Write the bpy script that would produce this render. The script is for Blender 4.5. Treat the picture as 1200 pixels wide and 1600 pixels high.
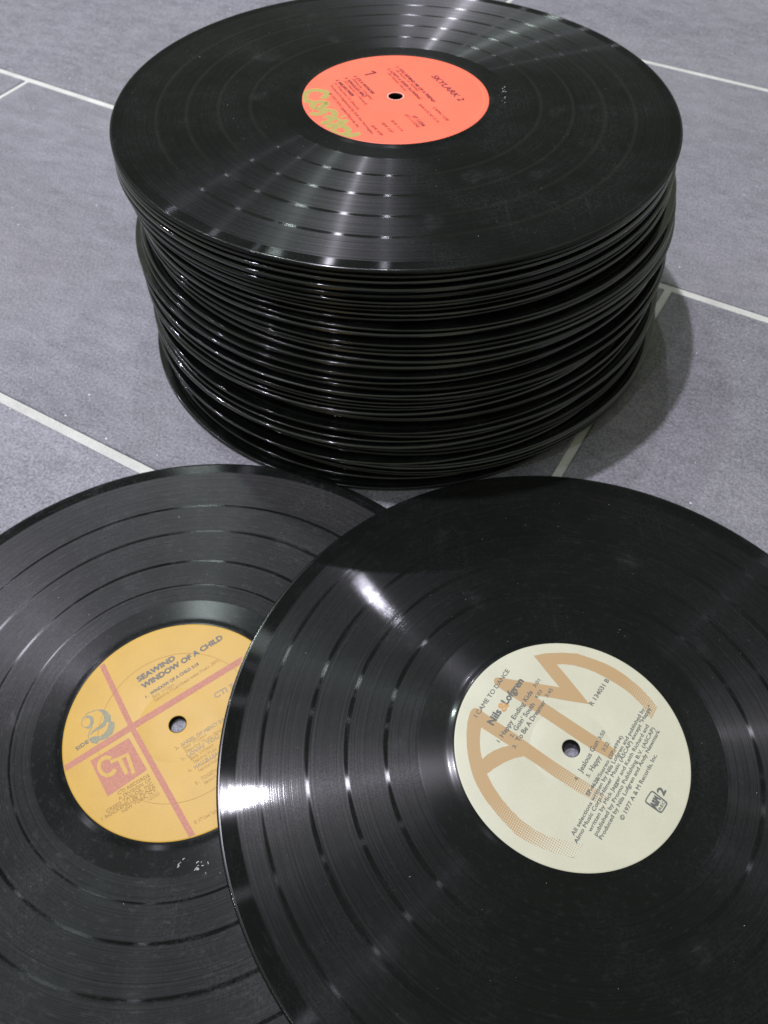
import bpy, bmesh, math, random
from mathutils import Vector, Matrix
from mathutils.geometry import tessellate_polygon

# ------------------------------------------------------------------ scene
sc = bpy.context.scene
for o in list(bpy.data.objects):
    bpy.data.objects.remove(o)
COL = sc.collection

# ------------------------------------------------------------------ camera
PITCH, ROLL, CAM_H, F_PX = 0.93215, -0.02723, 0.3445, 1264.1
cam_d = bpy.data.cameras.new('camera')
cam = bpy.data.objects.new('camera', cam_d)
COL.objects.link(cam)
sc.camera = cam
cp, sp = math.cos(PITCH), math.sin(PITCH)
X0, Y0, Z0 = Vector((1, 0, 0)), Vector((0, sp, cp)), Vector((0, -cp, sp))
cr_, sr_ = math.cos(ROLL), math.sin(ROLL)
cx_, cy_ = X0 * cr_ + Y0 * sr_, -X0 * sr_ + Y0 * cr_
m = Matrix((cx_, cy_, Z0)).transposed().to_4x4()
m.translation = Vector((0, 0, CAM_H))
cam.matrix_world = m
cam_d.sensor_fit = 'HORIZONTAL'
cam_d.sensor_width = 36
cam_d.lens = 36 * F_PX / 1200
cam_d.shift_x = 1.7 / 1600
cam_d.clip_start = 0.01
cam_d.clip_end = 60
cam_d.dof.use_dof = True
cam_d.dof.focus_distance = 0.31
cam_d.dof.aperture_fstop = 26

# ------------------------------------------------------------------ light
w = bpy.data.worlds.new('World')
sc.world = w
w.use_nodes = True
bg = w.node_tree.nodes['Background']
bg.inputs['Color'].default_value = (0.93, 1.0, 0.80, 1)
bg.inputs['Strength'].default_value = 0.31

# small ceiling downlights; the two nearest give the two overlapping shadows
LAMPS = [  # x, y, z, watts, radius, colour
    (0.018, 1.20, 1.70, 6.0, 0.016, (0.86, 0.84, 1.0)),
    (-0.311, 0.63, 1.70, 29, 0.023, (0.90, 0.875, 1.0)),
    (-0.66, 1.50, 2.25, 18, 0.055, (0.86, 1.0, 0.97)),
    (-1.37, 1.46, 2.30, 8, 0.035, (0.85, 0.83, 1.0)),
    (-1.90, 2.10, 2.30, 11, 0.035, (0.82, 0.80, 1.0)),
    (-0.76, -0.29, 2.30, 6.5, 0.034, (0.84, 0.84, 1.0)),
    (-1.50, 0.17, 2.30, 8, 0.036, (0.86, 0.86, 1.0)),
]
for x, y, z, p, r, c in LAMPS:
    ld = bpy.data.lights.new('downlight', 'AREA')
    ld.shape = 'DISK'
    ld.size = 2 * r
    ld.energy = p
    ld.color = c
    lo = bpy.data.objects.new('downlight', ld)
    lo.location = (x, y, z)
    COL.objects.link(lo)

sc.view_settings.view_transform = 'Standard'
sc.view_settings.look = 'None'
sc.view_settings.exposure = 0.0
sc.view_settings.gamma = 1.0
sc.render.engine = 'CYCLES'
sc.cycles.max_bounces = 8
sc.cycles.sample_clamp_indirect = 6.0

RND = random.Random(7)
NUM1=[[-16.27, 25.16], [-9.94, 27.96], [-12.49, 30.18]]
LAB_RIGHT=([('I CAME TO DANCE', -38.88, 14.6, 52.5, 27.53, 2.0, 0, 0, 0), ('Nils', -32.16, 10.82, 54.9, 7.48, 3.3, 0.06, 0, 0), ('&', -26.63, 16.9, 54.2, 4.01, 4.0, 0.06, 0, 1), ('Lofgren', -25.21, 20.18, 51.1, 14.12, 3.3, 0.06, 0, 0), ('1.', -30.38, 3.2, 48.4, 1.69, 1.6, 0, 0, 0), ('Happy Ending Kids', -28.57, 5.38, 52.7, 25.8, 2.1, 0.01, 0, 0), ('3:01', -11.58, 28.03, 50.9, 4.47, 1.6, 0, 0, 0), ('2.', -24.54, 5.15, 52.2, 1.73, 1.6, 0, 0, 0), ("Goin' South", -22.38, 8.13, 51.0, 15.24, 2.1, 0.01, 0, 0), ('4:03', -11.61, 22.55, 50.9, 4.71, 1.6, 0, 0, 0), ('3.', -23.98, 0.3, 53.4, 1.96, 1.6, 0, 0, 0), ('To Be A Dreamer', -21.84, 3.23, 51.8, 22.72, 2.1, 0.01, 0, 0), ('3:45', -6.87, 23.18, 49.8, 4.79, 1.6, 0, 0, 0), ('R 134031 B', 12.52, 18.87, 50.9, 15.29, 2.0, 0.01, 0, 0), ('4.', 0.06, -13.99, 48.7, 1.87, 1.6, 0, 0, 0), ('Jealous Gun', 2.71, -10.65, 53.4, 16.26, 2.1, 0.01, 0, 0), ('3:50', 13.26, 3.41, 51.5, 4.44, 1.6, 0, 0, 0), ('5.', 5.3, -12.68, 47.3, 1.75, 1.6, 0, 0, 0), ('Happy', 7.5, -10.1, 51.6, 7.54, 2.1, 0.01, 0, 0), ('3:22', 13.97, -1.75, 51.3, 4.48, 1.6, 0, 0, 0), ('SP-4628', 3.98, -20.27, 50.5, 8.97, 1.5, 0.06, 0, 0), ('/Stereo (SP-4994)', 9.79, -13.27, 53.0, 22.21, 1.5, 0.01, 0, 0), ('All selections written by Nils Lofgren and published by', -4.58, -35.88, 52.9, 66.04, 1.6, 0.01, 0, 0), ('Almo Music Corp./Hilmer Music (ASCAP) except "Happy"', -3.95, -38.89, 53.2, 70.92, 1.6, 0.01, 0, 0), ('written by Mick Jagger and Keith Richard and', 2.44, -34.56, 53.0, 54.68, 1.6, 0.01, 0, 0), ('published by Promo Publishing B.V. (ASCAP)', 4.47, -36.09, 52.9, 55.09, 1.6, 0.01, 0, 0), ('Produced by Nils Lofgren and Andy Newmark', 6.29, -37.61, 53.0, 55.41, 1.6, 0.01, 0, 0), ('© 1977 A & M Records, Inc.', 16.2, -30.41, 53.2, 33.14, 1.7, 0.01, 0, 0), ('2', 34.85, -20.83, 53.3, 2.51, 3.2, 0.1, 0, 0), ('A&M', 30.68, -25.95, 53.1, 4.49, 3.0, 0.08, 0, 0), ('REC', 32.32, -26.66, 51.3, 4.32, 1.1, 0.06, 0, 0)], [([(26.65, -22.84), (27.44, -21.59), (29.73, -19.01), (30.47, -18.6), (31.27, -18.91), (35.5, -23.05), (35.8, -23.81), (35.35, -24.64), (33.14, -27.18), (32.28, -27.74), (31.49, -27.47), (26.98, -23.69)], 2), ([(27.27, -22.77), (27.92, -21.73), (29.96, -19.52), (30.45, -19.28), (30.91, -19.55), (34.87, -23.37), (35.1, -23.88), (34.79, -24.46), (32.91, -26.67), (32.32, -27.03), (31.85, -26.81), (27.52, -23.2)], 3), ([(-36.03, 17.13), (-37.51, 18.52), (-39.3, 19.15), (-40.73, 18.6), (-41.78, 17.17), (-43.27, 12.89), (-44.15, 7.72), (-44.5, 1.7), (-44.24, -3.3), (-43.64, -7.78), (-42.85, -11.32), (-41.63, -14.83), (-39.99, -18.3), (-38.34, -21.31), (-33.85, -27.68), (-31.23, -30.81), (-28.26, -34.33), (-24.4, -37.02), (-20.53, -39.29), (-16.59, -40.88), (-12.66, -42.3), (-8.68, -43.29), (-5.1, -44.16), (-6.13, -44.13), (-4.4, -42.42), (-1.4, -38.86), (-5.35, -38.06), (-9.4, -37.25), (-13.43, -36.28), (-16.6, -35.0), (-19.73, -33.31), (-24.34, -29.75), (-28.49, -25.32), (-32.2, -20.19), (-35.12, -14.98), (-37.05, -10.14), (-33.98, -8.01), (-29.3, -5.45), (-24.67, -3.67), (-20.59, -2.96), (-16.13, -6.21), (-8.24, -12.58), (-0.45, -18.38), (4.6, -21.69), (7.65, -23.87), (11.22, -20.79), (9.46, -18.61), (5.64, -15.73), (0.98, -12.36), (-2.91, -9.28), (-8.86, -4.82), (-12.84, -1.56), (-17.67, 2.44), (-23.39, 7.22), (-29.67, 11.99)], 0), ([(-37.59, 10.14), (-31.89, 5.93), (-26.28, 1.73), (-29.48, 1.12), (-33.2, -0.3), (-36.03, -1.91), (-38.43, -3.8), (-38.81, -0.71), (-38.79, 2.95), (-38.37, 6.64)], 1), ([(-10.21, 43.73), (-4.52, 44.87), (2.74, 45.01), (9.88, 44.41), (13.48, 42.89), (17.96, 41.03), (22.35, 38.83), (25.74, 36.56), (29.42, 33.53), (32.53, 30.24), (35.2, 27.24), (37.33, 24.09), (39.24, 21.07), (40.86, 17.36), (37.0, 12.0), (35.94, 15.54), (34.32, 18.74), (30.73, 23.75), (27.63, 26.92), (25.2, 28.9), (20.24, 32.58), (16.4, 34.98), (12.46, 36.89), (7.03, 38.68), (3.29, 39.19), (-0.3, 39.18), (2.57, 34.55), (7.76, 25.8), (11.28, 19.69), (5.09, 20.91), (0.58, 21.76), (-2.99, 22.69), (-9.79, 23.99), (-12.96, 24.66), (-10.47, 22.37), (-3.82, 17.13), (4.31, 10.56), (9.51, 6.43), (15.45, 1.88), (19.3, -1.42), (15.91, -5.18), (14.35, -4.02), (8.35, -0.25), (3.18, 3.7), (-2.82, 8.6), (-8.94, 13.49), (-17.26, 20.08), (-23.2, 24.81), (-27.93, 28.58), (-29.61, 30.48), (-29.86, 31.76), (-29.26, 33.02), (-28.13, 33.4), (-25.11, 32.92), (-11.29, 30.19), (-0.79, 28.02), (-5.36, 35.51)], 0)])
LAB_LEFT=([('SEAWIND', -20.35, 20.8, 35.0, 18.76, 2.6, 0.1, 0, 0), ('WINDOW OF A CHILD', -17.66, 17.38, 35.7, 41.62, 2.6, 0.1, 0, 0), ('1.', -15.76, 12.76, 37.4, 1.6, 1.3, 0.02, 0, 0), ('WINDOW OF A CHILD 3:18', -13.75, 14.21, 35.6, 24.6, 1.5, 0.05, 0, 0), ('Bob Wilson', -12.66, 12.56, 34.2, 10.76, 1.6, 0, 0, 1), ('Seawind Music/Seabreeze Music (BMI)', -11.46, 10.87, 35.6, 33.51, 1.5, 0, 0, 1), ('CTI 7', 15.71, 11.74, 31.1, 9.54, 2.6, 0.06, 0, 3), ('SIDE', -42.25, -10.76, 37.3, 5.72, 1.7, 0.03, 0, 0), ('CTI RECORDS', -20.89, -30.33, 31.7, 14.17, 1.45, 0.0, 0, 2), ('A DIVISION OF', -20.19, -32.59, 32.6, 14.69, 1.45, 0.0, 0, 2), ('CREED TAYLOR, INC.', -24.31, -37.6, 32.8, 21.19, 1.45, 0.0, 0, 2), ('1 ROCKEFELLER PLAZA', -25.68, -40.71, 33.0, 23.94, 1.45, 0.0, 0, 2), ('NEW YORK, N.Y.', -17.75, -37.9, 34.3, 15.75, 1.45, 0.0, 0, 2), ('10020', -7.83, -33.35, 32.2, 5.21, 1.5, 0.02, 0, 1), ('2.', 0.91, -11.63, 44.4, 1.63, 1.5, 0.02, 0, 1), ('ANGEL OF MERCY 3:34', 3.1, -10.23, 32.5, 22.11, 1.6, 0.04, 0, 3), ('Bob Wilson', 4.24, -11.52, 32.6, 11.03, 1.6, 0, 0, 1), ('Seawind Music (BMI)', 5.38, -13.09, 32.3, 17.95, 1.5, 0, 0, 1), ('3.', 4.38, -16.49, 44.7, 1.42, 1.5, 0.02, 0, 1), ("LOVIN' YOU", 6.54, -14.99, 34.0, 15.25, 1.6, 0.04, 0, 3), ('Bob Wilson', 7.81, -16.38, 33.6, 11.16, 1.6, 0, 0, 1), ('Seawind Music (BMI)', 9.38, -17.74, 32.2, 15.8, 1.5, 0, 0, 1), ('4.', 7.85, -21.75, 46.8, 1.46, 1.5, 0.02, 0, 1), ('HALLELUJAH', 10.16, -20.2, 32.7, 12.52, 1.6, 0.03, 0, 3), ('Seawind Music (BMI)', 12.04, -21.58, 33.0, 13.32, 1.5, 0, 0, 1), ('5.', 11.47, -27.04, 44.1, 1.5, 1.5, 0.02, 0, 1), ('TOGETHER', 13.65, -25.24, 32.5, 10.04, 1.6, 0.02, 0, 1), ('Seawind Music (BMI)', 15.03, -26.86, 32.2, 10.44, 1.5, 0, 0, 1), ('© 1977 Creed Taylor, Inc.', 12.75, -43.14, 29.1, 12.59, 1.4, 0, 0, 1)], [([(-35.56, -15.46), (-20.51, -5.65), (-10.43, -20.0), (-25.3, -30.94)], 0), ([(-46.45, -17.21), (-21.69, 0.12), (26.17, 32.34), (25.32, 28.07), (-20.11, -2.57), (-45.24, -19.74)], 0), ([(-40.25, 29.45), (-37.94, 30.66), (-19.25, 0.14), (13.35, -47.23), (10.86, -48.15), (-21.24, -1.25)], 0), ([(-37.73, 7.65), (-34.99, 8.07), (-32.45, 7.01), (-30.31, 4.73), (-29.82, 2.28), (-28.24, 1.75), (-27.71, 0.04), (-28.04, -3.3), (-30.15, -5.62), (-33.17, -6.62), (-33.32, -4.58), (-31.55, -2.97), (-30.79, -0.83), (-30.58, 1.33), (-31.11, 2.22), (-31.74, 1.85), (-31.8, 0.4), (-33.3, -1.0), (-35.44, -1.9), (-37.06, -3.05), (-37.99, -4.21), (-37.62, -2.56), (-36.09, -0.92), (-34.27, 0.47), (-33.19, 2.13), (-33.27, 4.33), (-34.38, 6.08), (-36.01, 7.26)], 1), ([(-37.78, -5.26), (-36.3, -4.59), (-33.67, -4.43), (-33.26, -6.62), (-34.29, -7.95), (-36.19, -7.57), (-37.52, -6.59)], 1), ([(-41.79, 3.35), (-41.2, 5.04), (-39.6, 5.24), (-38.0, 4.22), (-37.34, 2.01), (-37.86, -0.15), (-39.29, -1.07), (-41.07, -0.3), (-39.53, 0.14), (-38.84, 1.33), (-39.08, 3.03), (-40.07, 4.03), (-41.24, 4.07)], 1), ([(-37.75, 7.75), (-40.81, 6.65), (-42.76, 4.21), (-42.99, 1.69), (-42.21, 0.31), (-41.02, -0.54), (-41.08, -0.25), (-41.99, 0.59), (-42.67, 1.68), (-42.44, 4.0), (-40.61, 6.35), (-37.68, 7.4)], 1), ([(-37.72, -0.15), (-38.69, -2.29), (-38.87, -4.19), (-37.84, -6.58), (-37.57, -6.59), (-38.54, -4.2), (-38.37, -2.49), (-37.44, -0.4)], 1), ([(-26.47, -13.88), (-27.55, -13.44), (-28.66, -13.26), (-29.71, -13.38), (-30.65, -13.77), (-31.41, -14.42), (-31.96, -15.28), (-32.25, -16.3), (-32.28, -17.42), (-32.04, -18.58), (-31.55, -19.69), (-30.84, -20.71), (-29.95, -21.56), (-28.94, -22.21), (-27.86, -22.61), (-26.78, -22.73), (-25.76, -22.59), (-24.85, -22.17), (-24.12, -21.51), (-23.6, -20.64), (-23.33, -19.61), (-25.05, -19.04), (-25.21, -19.69), (-25.52, -20.24), (-25.97, -20.66), (-26.52, -20.93), (-27.15, -21.03), (-27.81, -20.95), (-28.48, -20.69), (-29.1, -20.28), (-29.65, -19.74), (-30.09, -19.09), (-30.39, -18.38), (-30.54, -17.65), (-30.52, -16.94), (-30.35, -16.29), (-30.02, -15.75), (-29.55, -15.34), (-28.98, -15.09), (-28.34, -15.02), (-27.66, -15.13), (-27.0, -15.41)], 2), ([(-26.99, -15.47), (-19.63, -12.32), (-19.13, -13.39), (-26.39, -17.08)], 2), ([(-23.77, -15.33), (-22.17, -14.68), (-18.16, -21.14), (-19.49, -22.0)], 2), ([(-20.53, -13.67), (-19.19, -13.02), (-15.18, -21.09), (-16.47, -21.95)], 2)])
LAB_TOP=([('SKYLARK 2', 20.29, 22.86, -65.5, 31.93, 3.6, 0.03, 0.15, 0), ('1. YOU REMIND ME OF A FRIEND', 1.31, 34.55, -66.5, 45.64, 1.9, 0.04, 0.15, 0), ('(B. Rosen / D. Graves)', 0.91, 30.01, -65.8, 26.71, 1.6, 0, 0.15, 1), ("2. LOVE'S A RIVER FLOWING", -3.93, 32.69, -66.3, 40.04, 1.9, 0.04, 0.15, 0), ('(N. Nichols / Barry)', -3.65, 26.66, -67.1, 22.62, 1.6, 0, 0.15, 1), ('CAPAC 3:20', 18.84, -12.98, -65.2, 15.68, 1.7, 0.02, 0.15, 1), ('BMI-ASCAP 3:16', 11.55, -9.7, -65.3, 21.29, 1.7, 0.02, 0.15, 1), ('ST 11256', 7.68, -22.12, -64.6, 11.78, 2.0, 0.05, 0.15, 0), ('(ST-1-11256)', 3.92, -20.52, -65.0, 14.49, 1.7, 0.02, 0.15, 1), ('BMI 3:14', -3.45, -26.6, -65.2, 11.77, 1.7, 0.02, 0.15, 1), ("3. IT'S A WONDER", -22.68, 24.01, -64.7, 23.85, 1.9, 0.04, 0.15, 0), ('(Edwards / Douglas)', -23.32, 20.3, -67.2, 26.01, 1.6, 0, 0.15, 1), ('4. WINGLESS BIRD', -27.63, 22.12, -65.5, 25.12, 1.9, 0.04, 0.15, 0), ('(D. Edwards / C. Gerrard)', -27.73, 17.62, -66.8, 28.93, 1.6, 0, 0.15, 1), ('5. WILDFLOWER', -32.54, 19.53, -64.8, 21.2, 1.9, 0.04, 0.15, 0), ('(D. Richardson / D. Edwards)', -33.22, 15.97, -67.2, 33.1, 1.6, 0, 0.15, 1), ('Produced & Engineered by Erik the Norwegian', -35.41, 13.17, -67.4, 57.16, 1.7, 0.01, 0.15, 1), ('© 1972 1974 Capitol Records, Inc.', -36.03, 4.19, -67.4, 40.78, 1.7, 0.01, 0.15, 1), ('BMI 4:08', -13.7, -31.49, -63.5, 11.04, 1.7, 0.02, 0.15, 1), ('BMI 5:07', -8.29, -29.03, -64.0, 11.08, 1.7, 0.02, 0.15, 1)], [], [([(-39.71, -1.41), (-37.74, 0.24), (-36.82, 3.25), (-38.12, 6.35), (-42.25, 8.19), (-46.3, 7.52), (-48.32, 3.54), (-48.2, -1.66), (-46.31, -4.52), (-43.87, -4.3)], 3.7), ([(-36.45, -7.08), (-39.17, -5.16), (-42.27, -5.55), (-43.94, -8.74), (-42.73, -11.98), (-40.1, -11.4), (-37.75, -8.16), (-36.45, -7.08), (-38.13, -10.72), (-40.43, -15.21)], 3.5), ([(-35.2, -13.71), (-37.99, -16.17), (-40.98, -18.61), (-44.97, -17.08)], 3.5), ([(-38.38, -17.96), (-37.14, -15.11), (-34.52, -14.63), (-32.29, -16.76), (-32.31, -20.34), (-34.59, -22.06), (-37.45, -20.48)], 3.5), ([(-30.89, -22.15), (-33.88, -24.72), (-36.84, -27.71), (-39.22, -26.95)], 3.5), ([(-25.44, -25.2), (-28.65, -28.09), (-33.35, -29.96), (-36.51, -32.47)], 3.5), ([(-30.43, -23.93), (-26.91, -30.12)], 2.6), ([(-32.42, -33.85), (-30.75, -31.75), (-26.89, -32.28), (-25.15, -35.74), (-26.4, -39.51), (-30.21, -39.41), (-32.79, -36.82), (-32.42, -33.85)], 3.5), ([(-18.99, -39.1), (-22.58, -40.44), (-25.95, -42.45), (-29.32, -42.36)], 3.5), ([(-28.08, -20.89), (-27.33, -21.98)], 3.5)])
PILE=[(12.5, 437.5, 125.45, 0.0152, 0.0229), (12.4, 437.6, 122.35, 0.0147, 0.0221), (12.4, 438.1, 119.26, 0.0142, 0.0214), (12.3, 436.6, 116.16, 0.0137, 0.0206), (12.3, 436.6, 113.06, 0.0132, 0.0198), (12.6, 436.4, 109.96, 0.0127, 0.0191), (12.9, 437.8, 106.87, 0.0121, 0.0183), (13.3, 439.1, 103.77, 0.0116, 0.0175), (13.7, 439.7, 100.67, 0.0111, 0.0168), (14.5, 440.4, 97.57, 0.0106, 0.016), (15.9, 436.7, 94.48, 0.0101, 0.0153), (16.3, 436.5, 91.38, 0.0096, 0.0145), (16.6, 433.4, 88.28, 0.0091, 0.0137), (16.7, 433.5, 85.18, 0.0086, 0.013), (16.8, 434.4, 82.09, 0.0081, 0.0122), (16.8, 432.9, 78.99, 0.0076, 0.0114), (16.9, 432.2, 75.89, 0.0071, 0.0107), (16.8, 429.3, 72.79, 0.0066, 0.0099), (16.8, 429.2, 69.7, 0.0061, 0.0092), (16.6, 427.5, 66.6, 0.0056, 0.0084), (16.5, 427.0, 63.5, 0.0051, 0.0076), (16.5, 427.4, 60.4, 0.0046, 0.0069), (16.6, 428.2, 57.3, 0.004, 0.0061), (16.7, 429.1, 54.21, 0.0035, 0.0053), (17.0, 430.7, 51.11, 0.003, 0.0046), (17.0, 429.8, 48.01, 0.0025, 0.0038), (17.0, 430.2, 44.91, 0.002, 0.0031), (17.1, 431.7, 41.82, 0.0015, 0.0023), (17.3, 425.7, 38.72, 0.001, 0.0015), (17.4, 426.6, 35.62, 0.0005, 0.0008), (17.5, 426.2, 32.52, 0.0, 0.0), (17.7, 424.3, 29.43, 0.0, 0.0), (17.8, 425.0, 26.33, 0.0, 0.0), (18.0, 425.1, 23.23, 0.0, 0.0), (17.6, 421.8, 20.13, 0.0, 0.0), (17.6, 422.5, 17.04, 0.0, 0.0), (17.6, 423.3, 13.94, 0.0, 0.0), (17.5, 423.6, 10.84, 0.0, 0.0), (17.2, 424.4, 7.74, 0.0, 0.0), (16.8, 424.7, 4.65, 0.0, 0.0), (15.6, 420.1, 1.55, 0.0, 0.0)]

# ------------------------------------------------------------------ helpers
class NT:
    """small helper for node materials"""
    def __init__(self, name):
        self.mat = bpy.data.materials.new(name)
        self.mat.use_nodes = True
        self.t = self.mat.node_tree
        self.b = self.t.nodes['Principled BSDF']
    def n(self, kind, **kw):
        nd = self.t.nodes.new(kind)
        for k, v in kw.items():
            setattr(nd, k, v)
        return nd
    def link(self, a, b):
        self.t.links.new(a, b)
    def put(self, sock, v):
        if hasattr(v, 'links'):
            self.link(v, sock)
        else:
            sock.default_value = v
    def math(self, op, a, b=0.0, c=None, clamp=False):
        nd = self.n('ShaderNodeMath', operation=op, use_clamp=clamp)
        self.put(nd.inputs[0], a)
        self.put(nd.inputs[1], b)
        if c is not None:
            self.put(nd.inputs[2], c)
        return nd.outputs[0]
    def mixf(self, f, a, b):
        nd = self.n('ShaderNodeMix', data_type='FLOAT')
        self.put(nd.inputs[0], f); self.put(nd.inputs[2], a); self.put(nd.inputs[3], b)
        return nd.outputs[0]
    def mixc(self, f, a, b):
        nd = self.n('ShaderNodeMix', data_type='RGBA')
        self.put(nd.inputs[0], f)
        for s, v in ((nd.inputs[6], a), (nd.inputs[7], b)):
            self.put(s, v if hasattr(v, 'links') else (*v, 1) if len(v) == 3 else v)
        return nd.outputs[2]
    def remap(self, v, a, b, c=0.0, d=1.0):
        nd = self.n('ShaderNodeMapRange')
        nd.clamp = True
        self.put(nd.inputs[0], v)
        for i, x in enumerate((a, b, c, d)):
            nd.inputs[1 + i].default_value = x
        return nd.outputs[0]
    def noise(self, vec, scale, detail=3, rough=0.55, dim='3D', w=None):
        nd = self.n('ShaderNodeTexNoise', noise_dimensions=dim)
        nd.inputs['Scale'].default_value = scale
        nd.inputs['Detail'].default_value = detail
        nd.inputs['Roughness'].default_value = rough
        if vec is not None:
            self.link(vec, nd.inputs['Vector'])
        if w is not None:
            self.put(nd.inputs['W'], w)
        return nd.outputs[0]

def obj(name, me, mat=None, parent=None, loc=None):
    o = bpy.data.objects.new(name, me)
    COL.objects.link(o)
    if mat is not None and not me.materials:
        me.materials.append(mat)
    if parent is not None:
        o.parent = parent
    if loc is not None:
        o.location = loc
    return o

def tag(o, label=None, cat=None, group=None, kind=None):
    for k, v in (('label', label), ('category', cat), ('group', group), ('kind', kind)):
        if v:
            o[k] = v
    return o

def mesh_from(name, verts, faces, smooth=False):
    me = bpy.data.meshes.new(name)
    me.from_pydata(verts, [], faces)
    if smooth:
        me.polygons.foreach_set('use_smooth', [True] * len(me.polygons))
    me.update()
    return me

def lathe(name, prof, seg=288, zfun=None, closed=True):
    """revolve (r, z) points round Z; closed joins last profile point to first"""
    n = len(prof)
    vs, fs = [], []
    for i in range(seg):
        a = 2 * math.pi * i / seg
        ca, sa = math.cos(a), math.sin(a)
        for r, z in prof:
            vs.append((r * ca, r * sa, z + (zfun(r, a) if zfun else 0.0)))
    for i in range(seg):
        j = (i + 1) % seg
        for k in range(n if closed else n - 1):
            l = (k + 1) % n
            fs.append((i * n + l, j * n + l, j * n + k, i * n + k))
    return mesh_from(name, vs, fs, True)

# ------------------------------------------------------------------ floor
TH = -0.5597
U = Vector((math.cos(TH), math.sin(TH), 0))
N = Vector((-math.sin(TH), math.cos(TH), 0))
MOD = 0.2945

def tile_material():
    t = NT('slate_tile')
    tc = t.n('ShaderNodeTexCoord').outputs['Object']
    oi = t.n('ShaderNodeObjectInfo')
    off = t.n('ShaderNodeVectorMath', operation='ADD')
    t.link(tc, off.inputs[0])
    sc_ = t.math('MULTIPLY', oi.outputs['Random'], 31.0)
    t.link(sc_, off.inputs[1])
    v = off.outputs[0]
    st = t.n('ShaderNodeMapping')
    st.inputs['Scale'].default_value = (0.45, 1.0, 1.0)
    t.link(v, st.inputs['Vector'])
    sv = st.outputs[0]
    big = t.noise(sv, 6, 6, 0.66)
    mid = t.noise(sv, 90, 6, 0.75)
    fine = t.noise(v, 620, 3, 0.7)
    grit = t.noise(v, 1500, 2, 0.6)
    k = t.math('ADD', t.math('MULTIPLY', big, 0.30), t.math('MULTIPLY', mid, 0.55))
    k = t.math('ADD', k, t.math('MULTIPLY', fine, 1.0))
    k = t.math('ADD', k, t.math('MULTIPLY', grit, 0.65))
    k = t.math('ADD', k, t.remap(oi.outputs['Random'], 0, 1, -0.07, 0.07))
    k = t.remap(k, 0.92, 1.60)
    c = t.mixc(k, (0.060, 0.059, 0.069), (0.312, 0.304, 0.342))
    hue = t.noise(v, 5, 2)
    c = t.mixc(t.remap(hue, 0.35, 0.7, 0.0, 0.22), c, (0.22, 0.205, 0.20))
    vo = t.n('ShaderNodeTexVoronoi', feature='F1')
    vo.inputs['Scale'].default_value = 150
    t.link(v, vo.inputs['Vector'])
    rare = t.n('ShaderNodeSeparateColor')
    t.link(vo.outputs['Color'], rare.inputs[0])
    spk = t.math('MULTIPLY', t.math('LESS_THAN', vo.outputs['Distance'], 0.085), t.math('GREATER_THAN', rare.outputs[0], 0.93))
    c = t.mixc(t.math('MULTIPLY', spk, 0.75), c, (0.75, 0.75, 0.76))
    t.link(c, t.b.inputs['Base Color'])
    t.put(t.b.inputs['Roughness'], t.remap(fine, 0.3, 0.7, 0.62, 0.42))
    t.b.inputs['Specular IOR Level'].default_value = 0.4
    bp = t.n('ShaderNodeBump')
    bp.inputs['Strength'].default_value = 0.8
    bp.inputs['Distance'].default_value = 0.0006
    t.link(t.math('ADD', mid, t.math('MULTIPLY', fine, 0.9)), bp.inputs['Height'])
    t.link(bp.outputs[0], t.b.inputs['Normal'])
    return t.mat

def grout_material():
    t = NT('grout')
    tc = t.n('ShaderNodeTexCoord').outputs['Object']
    a = t.noise(tc, 22, 6, 0.7)
    b = t.noise(tc, 900, 2, 0.6)
    k = t.remap(t.math('ADD', t.math('MULTIPLY', a, 0.6), t.math('MULTIPLY', b, 0.4)), 0.3, 0.7)
    t.link(t.mixc(k, (0.33, 0.325, 0.29), (0.62, 0.62, 0.58)), t.b.inputs['Base Color'])
    t.b.inputs['Roughness'].default_value = 0.85
    bp = t.n('ShaderNodeBump')
    bp.inputs['Strength'].default_value = 0.4
    bp.inputs['Distance'].default_value = 0.0004
    t.link(b, bp.inputs['Height'])
    t.link(bp.outputs[0], t.b.inputs['Normal'])
    return t.mat

M_TILE, M_GROUT = tile_material(), grout_material()

def floor():
    s = 9.0
    fl = obj('floor', mesh_from('floor', [(-s, -s, -0.0011), (s, -s, -0.0011), (s, s, -0.0011), (-s, s, -0.0011)], [(0, 1, 2, 3)]), M_GROUT)
    tag(fl, 'grey slate-look floor tiles with pale grout lines under the records', None, None, 'structure')
    L, W, G, B = MOD * 2, MOD, 0.0048, 0.0011
    a, b = (L - G) / 2, (W - G) / 2
    # slab with a small eased edge; top at z = 0
    ring = lambda x, y, z: [(-x, -y, z), (x, -y, z), (x, y, z), (-x, y, z)]
    vs = ring(a, b, -0.006) + ring(a, b, -B) + ring(a - B * .35, b - B * .35, -B * .3) + ring(a - B, b - B, 0)
    fs = [(12, 13, 14, 15)]
    for k in range(3):
        for i in range(4):
            j = (i + 1) % 4
            fs.append((k * 4 + i, k * 4 + j, k * 4 + 4 + j, k * 4 + 4 + i))
    me = mesh_from('tile', vs, fs)
    me.materials.append(M_TILE)
    offs = {0: -0.0665, 1: -0.2625, 2: -0.352, 3: -0.0665, -1: -0.458, -2: -0.16}
    for row in range(-5, 9):
        n0 = 0.1755 + (row + 0.5) * MOD * 1.004
        u0 = offs.get(row, -0.0665 + 0.196 * (row % 3))
        for k in range(-4, 5):
            u = u0 + (k + 0.5) * L
            p = U * u + N * n0
            if not (-1.5 < p.x < 1.5 and -0.8 < p.y < 2.2):
                continue
            o = obj('tile', me, None, fl)
            o.location = (p.x, p.y, RND.uniform(-0.00012, 0.00012))
            o.rotation_euler = (0, 0, TH)
floor()

# ------------------------------------------------------------------ vinyl
R = 0.1508

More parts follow.
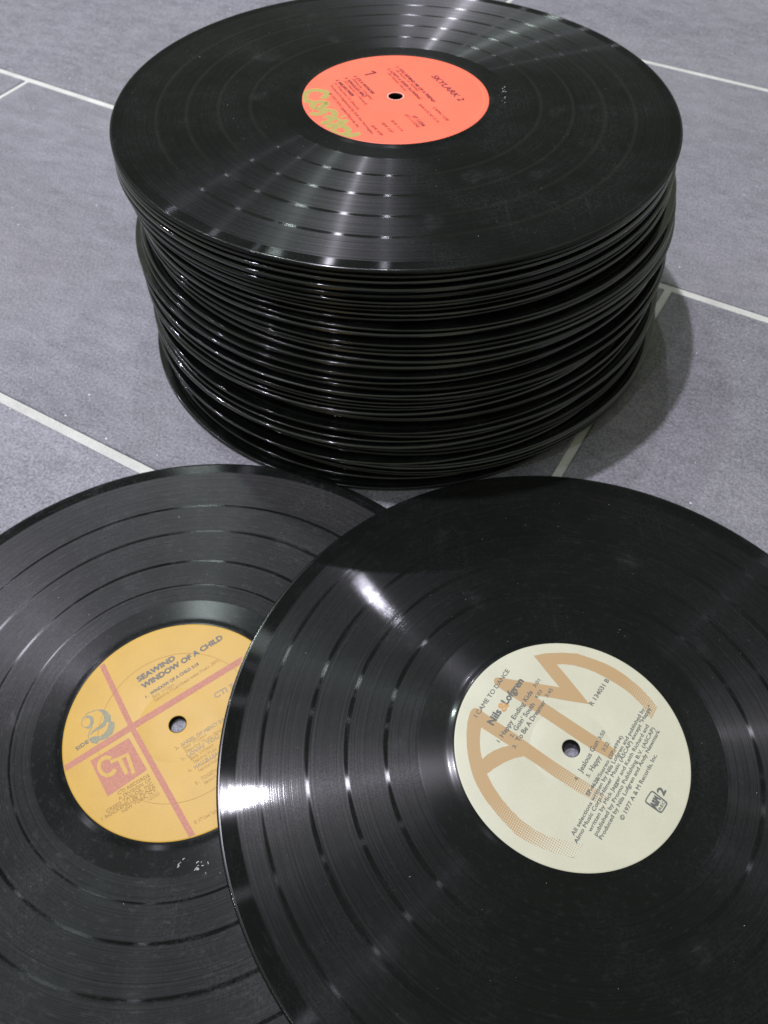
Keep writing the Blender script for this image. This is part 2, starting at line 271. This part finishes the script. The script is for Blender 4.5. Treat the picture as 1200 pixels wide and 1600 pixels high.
def vinyl_material(name, gaps, dead, lead, seed, coat=0.0, dust=0.25, scuff=0.2, gr=0.33, spec=0.85, inner_spec=0.7, hair=0.3, gap_spec=0.62):
    """gaps: radii of the smooth bands between tracks; dead: run-out limit; lead: lead-in limit"""
    t = NT(name)
    tc = t.n('ShaderNodeTexCoord').outputs['Object']
    sx = t.n('ShaderNodeSeparateXYZ')
    t.link(tc, sx.inputs[0])
    r = t.math('SQRT', t.math('ADD', t.math('MULTIPLY', sx.outputs[0], sx.outputs[0]), t.math('MULTIPLY', sx.outputs[1], sx.outputs[1])))
    # groove mask: 1 in the music, 0 in bands, run-out and lead-in
    rp = t.n('ShaderNodeValToRGB')
    e = 0.00016
    pts = [(dead - e, 0), (dead + e, 1)]
    for g, wd in gaps:
        pts += [(g - wd / 2 - e, 1), (g - wd / 2 + e, 0), (g + wd / 2 - e, 0), (g + wd / 2 + e, 1)]
    pts += [(lead - e, 1), (lead + e, 0)]
    cr = rp.color_ramp
    while len(cr.elements) < len(pts):
        cr.elements.new(0.5)
    for el, (p, v) in zip(cr.elements, pts):
        el.position = p / 0.16
        el.color = (v, v, v, 1)
    t.link(t.math('DIVIDE', r, 0.16), rp.inputs[0])
    music = rp.outputs[0]
    # ring structure of the cut
    r1 = t.noise(None, 900, 3, 0.7, '1D', t.math('ADD', r, seed * 0.37))
    r2 = t.noise(None, 2600, 2, 0.6, '1D', t.math('ADD', r, seed * 0.71))
    rings = t.math('ADD', t.math('MULTIPLY', r1, 0.6), t.math('MULTIPLY', r2, 0.4))
    grain = t.noise(tc, 1900, 2, 0.7)
    inner = t.math('LESS_THAN', r, dead)
    rough = t.math('ADD', gr, t.math('MULTIPLY', t.math('SUBTRACT', rings, 0.5), 0.20))
    rough = t.math('ADD', rough, t.math('MULTIPLY', t.math('SUBTRACT', grain, 0.5), 0.24))
    rim = t.math('GREATER_THAN', r, 0.1494)
    smooth_r = t.math('ADD', t.mixf(inner, t.mixf(t.math('GREATER_THAN', r, lead), 0.15, 0.21), 0.20), t.math('MULTIPLY', t.math('SUBTRACT', grain, 0.5), 0.06))
    smooth_a = t.mixf(inner, -0.90, -0.50)
    # two lobes: a tight streak from the groove walls and a wider granular sheen
    gl = t.n('ShaderNodeBsdfAnisotropic')
    t.put(gl.inputs['Roughness'], t.mixf(rim, t.mixf(music, smooth_r, t.math('MULTIPLY', rough, 0.90)), 0.17))
    t.put(gl.inputs['Anisotropy'], t.mixf(rim, t.mixf(music, smooth_a, -0.86), 0.0))
    g2 = t.n('ShaderNodeBsdfAnisotropic')
    t.put(g2.inputs['Roughness'], t.mixf(rim, t.mixf(music, t.math('ADD', smooth_r, 0.05), t.math('ADD', rough, 0.03)), 0.06))
    t.put(g2.inputs['Anisotropy'], t.mixf(rim, t.mixf(music, smooth_a, -0.62), 0.0))
    glm = t.n('ShaderNodeMixShader')
    t.put(glm.inputs[0], t.mixf(music, 0.30, 0.80))
    t.link(gl.outputs[0], glm.inputs[1]); t.link(g2.outputs[0], glm.inputs[2])
    g3 = t.n('ShaderNodeBsdfAnisotropic')          # polished land between the grooves
    t.put(g3.inputs['Roughness'], t.math('ADD', 0.065, t.math('MULTIPLY', t.math('SUBTRACT', rings, 0.5), 0.05)))
    g3.inputs['Anisotropy'].default_value = -0.5
    gls = t.n('ShaderNodeMixShader')
    gls.inputs[0].default_value = coat
    t.link(glm.outputs[0], gls.inputs[1]); t.link(g3.outputs[0], gls.inputs[2])
    # grooves run round the disc, so the facets tilt along the radius
    vt = t.n('ShaderNodeCombineXYZ')
    t.link(sx.outputs[0], vt.inputs[0]); t.link(sx.outputs[1], vt.inputs[1])
    nv = t.n('ShaderNodeVectorMath', operation='NORMALIZE')
    t.link(vt.outputs[0], nv.inputs[0])
    vx = t.n('ShaderNodeVectorTransform', vector_type='VECTOR', convert_from='OBJECT', convert_to='WORLD')
    t.link(nv.outputs[0], vx.inputs[0])
    t.link(vx.outputs[0], gl.inputs['Tangent'])
    t.link(vx.outputs[0], g2.inputs['Tangent'])
    t.link(vx.outputs[0], g3.inputs['Tangent'])
    lvl = t.mixf(music, t.mixf(rim, t.mixf(inner, t.mixf(t.math('GREATER_THAN', r, lead), gap_spec, 0.30), spec * inner_spec), 0.75), t.math('MULTIPLY', spec, t.remap(rings, 0.3, 0.7, 0.35, 1.0)))
    fr = t.n('ShaderNodeFresnel')
    fr.inputs['IOR'].default_value = 1.5
    mx = t.n('ShaderNodeMixShader')
    t.link(t.math('MULTIPLY', fr.outputs[0], lvl, clamp=True), mx.inputs[0])
    t.link(t.b.outputs[0], mx.inputs[1])
    t.link(gls.outputs[0], mx.inputs[2])
    t.link(mx.outputs[0], t.t.nodes['Material Output'].inputs[0])
    t.b.inputs['Specular IOR Level'].default_value = 0.0
    t.b.inputs['Roughness'].default_value = 0.6
    # dust and handling marks
    d1 = t.noise(tc, 26, 5, 0.65)
    d2 = t.noise(tc, 850, 3, 0.75)
    ang = t.math('ARCTAN2', sx.outputs[1], sx.outputs[0])
    cv = t.n('ShaderNodeCombineXYZ')
    t.link(t.math('MULTIPLY', ang, 0.035), cv.inputs[0]); t.link(r, cv.inputs[1])
    cv.inputs[2].default_value = seed
    arc = t.noise(cv.outputs[0], 420, 4, 0.7)
    dusty = t.math('MULTIPLY', t.remap(d1, 0.42, 0.75), t.remap(d2, 0.42, 0.72))
    dusty = t.math('ADD', t.math('MULTIPLY', dusty, dust), t.math('MULTIPLY', t.remap(arc, 0.55, 0.82), scuff), clamp=True)
    # hairline scratches: contour lines of stretched noise
    for rot, sd in ((0.5, 1.7), (2.1, 5.3)):
        mp = t.n('ShaderNodeMapping')
        mp.inputs['Rotation'].default_value = (0, 0, rot)
        mp.inputs['Scale'].default_value = (150, 1.6, 1)
        mp.inputs['Location'].default_value = (sd + seed, sd, 0)
        t.link(tc, mp.inputs['Vector'])
        hn = t.noise(mp.outputs[0], 1.0, 0, 0.5)
        line = t.math('LESS_THAN', t.math('ABSOLUTE', t.math('SUBTRACT', hn, 0.5)), 0.006)
        on_ = t.remap(t.noise(tc, 19 + sd, 2, 0.6), 0.52, 0.66)
        dusty = t.math('ADD', dusty, t.math('MULTIPLY', t.math('MULTIPLY', line, on_), hair * 0.07), clamp=True)
    # finger smears
    sm = t.math('MULTIPLY', t.remap(t.noise(tc, 33, 1, 0.4), 0.66, 0.74), t.remap(arc, 0.35, 0.75))
    dusty = t.math('ADD', dusty, t.math('MULTIPLY', sm, hair * 0.30), clamp=True)
    c = t.mixc(dusty, (0.0050, 0.0056, 0.0052), (0.15, 0.15, 0.158))
    t.link(c, t.b.inputs['Base Color'])
    # very gentle unevenness of the pressing
    bp = t.n('ShaderNodeBump')
    bp.inputs['Strength'].default_value = 0.35
    bp.inputs['Distance'].default_value = 0.0006
    wob = t.noise(tc, 16, 2, 0.5)
    t.link(t.math('ADD', t.math('MULTIPLY', wob, 1.0), t.math('MULTIPLY', t.math('MULTIPLY', rings, music), 0.05)), bp.inputs['Height'])
    t.link(bp.outputs[0], t.b.inputs['Normal'])
    t.link(bp.outputs[0], gl.inputs['Normal'])
    t.link(bp.outputs[0], g2.inputs['Normal'])
    t.link(bp.outputs[0], g3.inputs['Normal'])
    t.link(bp.outputs[0], fr.inputs['Normal'])
    return t.mat

def edge_material():
    """records seen from the side: glossy lacquer-black rim"""
    t = NT('vinyl_edge')
    tc = t.n('ShaderNodeTexCoord').outputs['Object']
    oi = t.n('ShaderNodeObjectInfo').outputs['Random']
    ad = t.n('ShaderNodeVectorMath', operation='ADD')
    t.link(tc, ad.inputs[0]); t.link(t.math('MULTIPLY', oi, 9.0), ad.inputs[1])
    a = t.noise(ad.outputs[0], 55, 4, 0.65)
    b = t.noise(ad.outputs[0], 900, 2, 0.7)
    c = t.mixc(t.math('MULTIPLY', t.remap(a, 0.45, 0.75), t.remap(b, 0.4, 0.7)), (0.0045, 0.0054, 0.0049), (0.030, 0.033, 0.031))
    t.link(c, t.b.inputs['Base Color'])
    t.put(t.b.inputs['Roughness'], t.math('ADD', t.remap(oi, 0, 1, 0.08, 0.24), t.math('MULTIPLY', t.math('SUBTRACT', a, 0.5), 0.2)))
    t.put(t.b.inputs['Coat Weight'], t.remap(t.math('FRACT', t.math('MULTIPLY', oi, 13.7)), 0, 1, 0.25, 1.0))
    t.b.inputs['Coat IOR'].default_value = 1.65
    t.b.inputs['Coat Roughness'].default_value = 0.045
    t.put(t.b.inputs['Specular IOR Level'], t.remap(t.math('FRACT', t.math('MULTIPLY', oi, 7.31)), 0, 1, 0.10, 0.75))
    bp = t.n('ShaderNodeBump')
    bp.inputs['Strength'].default_value = 0.25
    bp.inputs['Distance'].default_value = 0.0004
    t.link(t.math('ADD', a, t.math('MULTIPLY', b, 0.15)), bp.inputs['Height'])
    t.link(bp.outputs[0], t.b.inputs['Normal'])
    return t.mat

def disc_profile(bead=1.15, groove=0.92, label=1.48, round_=0.62, hole=3.65):
    """closed cross-section of a pressed record, millimetres -> metres"""
    up = [(hole, label - .15), (hole + .25, label), (8, label), (30, label), (50.4, label), (51.2, label - .06), (52.4, groove + .12), (53.6, groove + .02), (55, groove),
          (62, groove), (90, groove), (120, groove), (143.2, groove), (145.2, groove + .005), (146.0, groove + (bead - groove) * .15)]
    # rounded lip: a superellipse from the bead out to the edge
    xc, ax = 150.8 - 2.0 * round_, 2.0 * round_
    up += [(146.0 + (xc - 146.0) * .5, groove + (bead - groove) * .7), (xc, bead)]
    for k in range(1, 11):
        a = math.pi / 2 * k / 10
        up.append((xc + ax * math.sin(a) ** 0.85, max(bead * math.cos(a) ** 0.85, 0.02)))
    prof = up + [(r, -z) for r, z in reversed(up)]
    return [(r / 1000, z / 1000) for r, z in prof]

def warp(amp, ph, dish=0.0, k=2):
    return lambda r, a: amp * (r / R) ** 2 * math.sin(k * a + ph) + dish * (1 - (r / R) ** 2)

ORD = ['topmost', 'second', 'third', 'fourth', 'fifth', 'sixth', 'seventh', 'eighth', 'ninth', 'tenth', 'eleventh', 'twelfth', 'thirteenth',
       'fourteenth', 'fifteenth', 'sixteenth', 'seventeenth', 'eighteenth', 'nineteenth', 'twentieth']
TENS = {20: 'twenty', 30: 'thirty', 40: 'forty'}
def ordinal(i):
    if i < 20:
        return ORD[i]
    t_, u_ = (i + 1) // 10 * 10, (i + 1) % 10
    if u_ == 0:
        return {30: 'thirtieth', 40: 'fortieth'}[t_]
    return TENS[t_] + '-' + (['first'] + ORD[1:9])[u_ - 1]

def stack():
    me_e = edge_material()
    variants = []
    for k, (b, g, rd) in enumerate([(1.00, .80, .75), (0.85, .70, .55), (1.20, .88, 1.0), (0.92, .75, .40), (1.10, .80, .85), (0.78, .66, .60), (1.25, .92, .60), (0.70, .60, .50)]):
        me = lathe('vinyl_record', disc_profile(b, g, 1.49, rd), 288, warp(0.00022, k * 1.3, 0, 2 + k % 2))
        me.materials.append(me_e)
        variants.append(me)
    rr = random.Random(21)
    n = len(PILE)
    for i in range(1, n):
        x, y, z, tx, ty = PILE[i]
        spread = 0.7 + 5.0 * min(1, max(0, i - 3) / 18)
        dx = rr.choice((-1, 1)) * rr.uniform(.45, 1) * spread * (1 if rr.random() < .7 else .3)
        o = obj('vinyl_record', variants[rr.randrange(len(variants))], None)
        o.location = ((x + dx) / 1000, y / 1000, z / 1000)
        nrm = Vector((tx, ty, 1)).normalized()
        q = Vector((0, 0, 1)).rotation_difference(nrm)
        o.rotation_mode = 'QUATERNION'
        o.rotation_quaternion = q @ Matrix.Rotation(rr.uniform(0, 6.28), 3, 'Z').to_quaternion()
        dx = {n - 1: -6.0, n - 2: -3.0, n - 3: 6.0, n - 4: 5.0}.get(i, dx)
        o.location.x = (x + dx) / 1000
        if i == n - 1:
            lab = 'black vinyl record lying on the floor tiles at the bottom of the tall stack'
        else:
            lab = 'black vinyl record, %s from the top of the tall stack' % ordinal(i)
        tag(o, lab, 'vinyl record', 'records stacked in the tall pile')
stack()

# ------------------------------------------------------------------ labels
def paper_material(name, col, col2=None, gloss=0.45, fibre=0.05):
    t = NT(name)
    tc = t.n('ShaderNodeTexCoord').outputs['Object']
    a = t.noise(tc, 60, 4, 0.6)
    b = t.noise(tc, 1400, 3, 0.7)
    k = t.math('ADD', t.math('MULTIPLY', a, 0.6), t.math('MULTIPLY', b, 0.4))
    dark = tuple(c * (1 - 3 * fibre) for c in (col2 or col))
    t.link(t.mixc(t.remap(k, 0.32, 0.68), dark, col), t.b.inputs['Base Color'])
    t.b.inputs['Roughness'].default_value = gloss
    t.b.inputs['Specular IOR Level'].default_value = 0.35
    bp = t.n('ShaderNodeBump')
    bp.inputs['Strength'].default_value = 0.18
    bp.inputs['Distance'].default_value = 0.0002
    t.link(b, bp.inputs['Height'])
    t.link(bp.outputs[0], t.b.inputs['Normal'])
    return t.mat

def ink(name, col, rough=0.55):
    t = NT(name)
    tc = t.n('ShaderNodeTexCoord').outputs['Object']
    a = t.noise(tc, 1500, 3, 0.7)
    t.link(t.mixc(t.remap(a, 0.35, 0.7), col, tuple(min(1, c * 1.35 + .01) for c in col)), t.b.inputs['Base Color'])
    t.b.inputs['Roughness'].default_value = rough
    t.b.inputs['Specular IOR Level'].default_value = 0.3
    return t.mat

def halftone_ink(name, col, paper, centre, direction, fade0, fade1):
    """solid ink that breaks into a printed dot screen along a direction"""
    t = NT(name)
    tc = t.n('ShaderNodeTexCoord').outputs['Object']
    sub = t.n('ShaderNodeVectorMath', operation='SUBTRACT')
    t.link(tc, sub.inputs[0]); sub.inputs[1].default_value = (*centre, 0)
    dt = t.n('ShaderNodeVectorMath', operation='DOT_PRODUCT')
    t.link(sub.outputs[0], dt.inputs[0]); dt.inputs[1].default_value = (*direction, 0)
    g = t.remap(dt.outputs['Value'], fade0, fade1, 0.0, 1.0)
    mp = t.n('ShaderNodeMapping')
    mp.inputs['Rotation'].default_value = (0, 0, 0.6)
    mp.inputs['Scale'].default_value = (6800, 6800, 1)
    t.link(tc, mp.inputs['Vector'])
    sx = t.n('ShaderNodeSeparateXYZ')
    t.link(mp.outputs[0], sx.inputs[0])
    s = t.math('ADD', t.math('SINE', sx.outputs[0]), t.math('SINE', sx.outputs[1]))
    s = t.math('ADD', t.math('MULTIPLY', s, 0.25), 0.5)
    hole = t.remap(t.math('SUBTRACT', t.math('MULTIPLY', g, 0.92), s), -0.10, 0.10)
    t.link(t.mixc(hole, col, paper), t.b.inputs['Base Color'])
    t.b.inputs['Roughness'].default_value = 0.5
    t.b.inputs['Specular IOR Level'].default_value = 0.3
    return t.mat

def text_mesh(txt, x, y, ang, width, cap, off, shear):
    """one printed line; heavier weights are over-printed with tiny shifts"""
    cu = bpy.data.curves.new('lettering', 'FONT')
    cu.body = txt
    cu.size = 1.0
    cu.resolution_u = 3
    o = bpy.data.objects.new('tmp', cu)
    COL.objects.link(o)
    bpy.context.view_layer.update()
    dg = bpy.context.evaluated_depsgraph_get()
    src = bpy.data.meshes.new_from_object(o.evaluated_get(dg))
    bpy.data.objects.remove(o)
    bpy.data.curves.remove(cu)
    co = [v.co.copy() for v in src.vertices]
    fc = [tuple(p.vertices) for p in src.polygons]
    bpy.data.meshes.remove(src)
    x0, x1 = min(c.x for c in co), max(c.x for c in co)
    sx = width / max(1e-6, x1 - x0) / 1000
    sy = cap / 0.70 / 1000
    ca, sa = math.cos(math.radians(ang)), math.sin(math.radians(ang))
    wgt = (0.016 + off * 0.45) * sy
    shifts = [(0, 0)] if off < 0 else [(-wgt, 0), (wgt, 0), (0, wgt * .7), (0, -wgt * .7)]
    vs, fs = [], []
    for k, (dx, dy) in enumerate(shifts):
        n0 = len(vs)
        for c in co:
            a = (c.x - x0) * sx + shear * c.y * sy + dx
            b = c.y * sy + dy
            vs.append((x / 1000 + a * ca - b * sa, y / 1000 + a * sa + b * ca, k * 3e-6))
        fs += [tuple(i + n0 for i in f) for f in fc]
    return mesh_from('lettering', vs, fs)

def poly_mesh(name, pts):
    co = [(px / 1000, py / 1000, 0) for px, py in pts]
    tris = tessellate_polygon([[Vector(c) for c in co]])
    return mesh_from(name, co, [tuple(t) for t in tris])

def fix_up(me):
    """turn every face upward"""
    bm = bmesh.new(); bm.from_mesh(me)
    bm.normal_update()
    for f in bm.faces:
        if f.normal.z < 0:
            f.normal_flip()
    bm.to_mesh(me); bm.free()
    return me

def stroke_mesh(name, pts, wd):
    """rounded pen stroke through points (mm)"""
    P = [Vector((a, b)) for a, b in pts]
    d = []
    for i in range(len(P) - 1):
        p0, p1, p2, p3 = P[max(i - 1, 0)], P[i], P[i + 1], P[min(i + 2, len(P) - 1)]
        for k in range(6):
            t = k / 6
            d.append(0.5 * ((2 * p1) + (p2 - p0) * t + (2 * p0 - 5 * p1 + 4 * p2 - p3) * t * t + (3 * p1 - p0 - 3 * p2 + p3) * t ** 3))
    d.append(P[-1])
    vs, fs = [], []
    for i, p in enumerate(d):
        tg = (d[min(i + 1, len(d) - 1)] - d[max(i - 1, 0)]).normalized()
        nn = Vector((-tg.y, tg.x)) * wd / 2
        e = 0.6 if i in (0, len(d) - 1) else 1.0
        for s in (-1, 1):
            q = (p + nn * s * e)
            l = q.length
            if l > 49.6:
                q *= 49.6 / l
            vs.append((q.x / 1000, q.y / 1000, 0))
    for i in range(len(d) - 1):
        fs.append((2 * i, 2 * i + 1, 2 * i + 3, 2 * i + 2))
    return mesh_from(name, vs, fs)

def ring_mesh(name, r, wd, seg=160, a0=0.0, a1=2 * math.pi):
    vs, fs = [], []
    full = a1 - a0 > 6.28
    for i in range(seg + (0 if full else 1)):
        a = a0 + (a1 - a0) * i / seg
        for q in (r - wd / 2, r + wd / 2):
            vs.append((q / 1000 * math.cos(a), q / 1000 * math.sin(a), 0))
    cnt = seg
    nn = len(vs) // 2
    for i in range(cnt):
        j = (i + 1) % nn
        fs.append((2 * i, 2 * i + 1, 2 * j + 1, 2 * j))
    return mesh_from(name, vs, fs)

def lift(me, zfun, z):
    for v in me.vertices:
        v.co.z += z + zfun(math.hypot(v.co.x, v.co.y))
    return me

LT = 1.48
def labelled_record(label, loc, nrm, mat, paper, prof, dish=0.0, wamp=0.0):
    root = bpy.data.objects.new('vinyl_record', None)
    COL.objects.link(root)
    root.empty_display_size = 0.02
    root.location = loc
    root.rotation_mode = 'QUATERNION'
    root.rotation_quaternion = Vector((0, 0, 1)).rotation_difference(Vector(nrm).normalized())
    tag(root, label, 'vinyl record')
    zf = warp(wamp, 0.7, dish)
    disc = obj('disc', lathe('disc', disc_profile(*prof), 512, zf), mat, root)
    pz = LT / 1000
    lp = [(3.9, LT), (3.95, LT + .10), (4.3, LT + .13), (10, LT + .13), (17.2, LT + .13), (17.5, LT + .09), (17.8, LT + .13), (34, LT + .13), (49.3, LT + .13), (49.75, LT + .10), (49.9, LT)]
    zd = lambda r, a: dish * (1 - (r / R) ** 2)
    lab = obj('paper_label', fix_up(lathe('paper_label', [(a / 1000, b / 1000) for a, b in lp], 256, zd, closed=False)), paper, root)
    return root, lab, (lambda r: dish * (1 - (r / R) ** 2))

def print_text(lst, lab, zf, inks, z):
    for i, (txt, x, y, ang, wd, cap, off, shear, col) in enumerate(lst):
        me = lift(fix_up(text_mesh(txt, x, y, ang, wd, cap, off, shear)), zf, z + (i % 3) * 1.3e-5)
        o = obj('lettering', me, inks[col], lab)

BASE = (LT + 0.13) / 1000

# right front: cream label
M_CREAM = paper_material('cream_paper', (0.495, 0.485, 0.365), (0.465, 0.455, 0.338), 0.42, 0.02)
M_VR = vinyl_material('vinyl_right', [(0.0793, 0.0016), (0.0963, 0.0019), (0.1129, 0.0018), (0.1325, 0.0013)], 0.0655, 0.1425, 3, coat=0.20, dust=0.07, scuff=0.06, gr=0.37, spec=0.62, gap_spec=0.42)
recR, labR, zR = labelled_record('black vinyl record with cream label and tan monogram, overlapping the yellow-labelled record',
    (0.0775, 0.1232, 0.0040), (0.0145, -0.0015, 1), M_VR, M_CREAM, (1.00, .88, LT, .42))
inksR = [ink('grey_ink', (0.085, 0.088, 0.078)), ink('tan_ink', (0.40, 0.22, 0.075))]
M_TAN = halftone_ink('tan_halftone', (0.375, 0.25, 0.118), (0.475, 0.477, 0.372), (0, 0), (0.50, -0.72), -0.004, 0.034)
M_TAN2 = halftone_ink('tan_halftone_arc', (0.375, 0.25, 0.118), (0.475, 0.477, 0.372), (0, 0), (0.85, -0.35), 0.012, 0.050)
polysR = LAB_RIGHT[1]
for k, (pts, col) in enumerate(polysR):
    nm = {0: 'monogram', 1: 'monogram_opening', 2: 'badge_frame', 3: 'badge_field'}[col]
    mt = {0: M_TAN if k == 2 else M_TAN2, 1: M_CREAM, 2: inksR[0], 3: M_CREAM}[col]
    obj(nm, lift(fix_up(poly_mesh(nm, pts)), zR, BASE + (3e-5 if col in (0, 2) else 5e-5)), mt, labR)
print_text(LAB_RIGHT[0], labR, zR, inksR, BASE + 7e-5)

# left front: yellow label
M_YEL = paper_material('yellow_paper', (0.49, 0.292, 0.034), (0.455, 0.268, 0.030), 0.45, 0.02)
M_VL = vinyl_material('vinyl_left', [(0.0725, 0.0009), (0.0865, 0.0012), (0.1050, 0.0012), (0.1215, 0.0011)], 0.0635, 0.1440, 8, coat=0.0, dust=0.20, scuff=0.18, gr=0.38, spec=0.48, inner_spec=0.5, hair=0.5, gap_spec=0.24)
recL, labL, zL = labelled_record('black vinyl record with yellow and pink label, lying flat beneath the cream-labelled record',
    (-0.0934, 0.1398, 0.0015), (0, 0, 1), M_VL, M_YEL, (1.15, .92, LT, .62))
inksL = [ink('slate_ink', (0.115, 0.105, 0.09)), ink('faint_ink', (0.36, 0.22, 0.06)), ink('brown_ink', (0.28, 0.155, 0.035)), ink('pale_slate_ink', (0.27, 0.20, 0.115))]
polyL = [ink('pink_ink', (0.35, 0.142, 0.092)), ink('sage_ink', (0.20, 0.19, 0.125)), M_YEL]
for k, (pts, col) in enumerate(LAB_LEFT[1]):
    nm = ('logo_square' if k == 0 else 'stripe', 'numeral_shadow', 'logo_letter')[col]
    pts = [(x, y) if math.hypot(x, y) < 49.4 else (x * 49.4 / math.hypot(x, y), y * 49.4 / math.hypot(x, y)) for x, y in pts]
    z = BASE + (3e-5, 4.5e-5, 5e-5)[col] + k * 1.5e-6
    obj(nm, lift(fix_up(poly_mesh(nm, pts)), zL, z), polyL[col], labL)
obj('press_ring', lift(fix_up(ring_mesh('press_ring', 34.6, 0.14)), zL, BASE + 7e-5), inksL[2], labL)
print_text(LAB_LEFT[0], labL, zL, inksL, BASE + 8e-5)

# top of the stack: orange label
M_ORA = paper_material('orange_paper', (0.80, 0.145, 0.080), (0.77, 0.132, 0.072), 0.5, 0.02)
M_VT = vinyl_material('vinyl_top', [(0.0775, 0.0015), (0.0942, 0.0018), (0.1110, 0.0019), (0.1270, 0.0019)], 0.0625, 0.1440, 5, coat=0.0, dust=0.12, scuff=0.04, gr=0.34, spec=0.50, inner_spec=0.6)
recT, labT, zT = labelled_record('black vinyl record with orange-red label on the very top of the tall stack',
    (0.0126, 0.4361, 0.1258), (0.0152, 0.0229, 1), M_VT, M_ORA, (1.2, .92, LT, .66), 0.0022)
inksT = [ink('dark_red_ink', (0.10, 0.015, 0.025)), ink('red_brown_ink', (0.27, 0.045, 0.035))]
M_GRN = ink('olive_ink', (0.27, 0.225, 0.062))
print_text(LAB_TOP[0], labT, zT, inksT, BASE + 6e-5)
for k, (pts, wd) in enumerate(LAB_TOP[2]):
    obj('script_logo', lift(fix_up(stroke_mesh('script_logo', pts, wd)), zT, BASE + 3e-5 + k * 3e-6), M_GRN, labT)
obj('edge_print', lift(fix_up(ring_mesh('edge_print', 47.2, 0.5, 60, -0.62, 0.75)), zT, BASE + 4e-5), ink('edge_ink', (0.64, 0.15, 0.065)), labT)
obj('hole_ring', lift(fix_up(ring_mesh('hole_ring', 4.3, 0.5, 64)), zT, BASE + 4e-5), ink('worn_paper', (0.70, 0.36, 0.30)), labT)

for k, (pts, wd) in enumerate((([NUM1[0], [(NUM1[0][i] + NUM1[1][i]) / 2 for i in (0, 1)], NUM1[1]], 1.25), ([NUM1[1], NUM1[2]], 1.1))):
    obj('numeral', lift(fix_up(stroke_mesh('numeral', pts, wd)), zT, BASE + 7e-5 + k * 1e-5), inksT[0], labT)

# ------------------------------------------------------------------ dust and lint
def dust():
    rr = random.Random(4)
    vs, fs = [], []
    def fleck(p, size, long=1.0):
        a = rr.uniform(0, 6.28)
        n = len(vs)
        ca, sa = math.cos(a), math.sin(a)
        for (x, y, z) in ((-.5, -.3, 0), (.5, -.25, .0), (.3, .35, .0), (-.35, .3, .0), (0.05, 0, .45)):
            x *= long
            vs.append((p[0] + size * (x * ca - y * sa), p[1] + size * (x * sa + y * ca), p[2] + size * z * .6))
        fs.extend([(n, n + 1, n + 4), (n + 1, n + 2, n + 4), (n + 2, n + 3, n + 4), (n + 3, n, n + 4), (n + 3, n + 2, n + 1, n)])
    def on(rec, x, y, dz=0.00096):
        return rec.matrix_world @ Vector((x, y, dz))
    bpy.context.view_layer.update()
    for rec, n, smin, smax, dish in ((recR, 130, .00008, .00022, 0), (recL, 170, .00008, .00024, 0), (recT, 100, .00008, .00024, .0022)):
        for i in range(n):
            r = math.sqrt(rr.uniform(.055 ** 2, .144 ** 2))
            a = rr.uniform(0, 6.28)
            fleck(on(rec, r * math.cos(a), r * math.sin(a), .00094 + dish * (1 - (r / R) ** 2)), rr.uniform(smin, smax) * (1.5 if rr.random() < .08 else 1), rr.choice((1, 1, 1, 3)))
    # white flakes by the yellow label
    for cx, cy, n, sp in ((0.0170, -0.0590, 9, .0022), (0.0085, -0.0575, 4, .0022), (0.0290, -0.0515, 6, .0018)):
        for i in range(n):
            fleck(on(recL, cx + rr.gauss(0, sp * .6), cy + rr.gauss(0, sp * .6)), rr.uniform(.0003, .0008), 2)
    # lint beside the run-out of the top record
    for i in range(14):
        fleck(on(recT, .0585 + rr.gauss(0, .0012), .004 + rr.uniform(-.011, .011), .00094 + .0019), rr.uniform(.0002, .0005), 3)
    t = NT('dust')
    t.b.inputs['Base Color'].default_value = (0.42, 0.42, 0.44, 1)
    t.b.inputs['Roughness'].default_value = 0.9
    o = obj('dust', mesh_from('dust', vs, fs), t.mat)
    tag(o, 'fine pale dust and lint flecks scattered on the three uppermost records', 'dust', None, 'stuff')
dust()
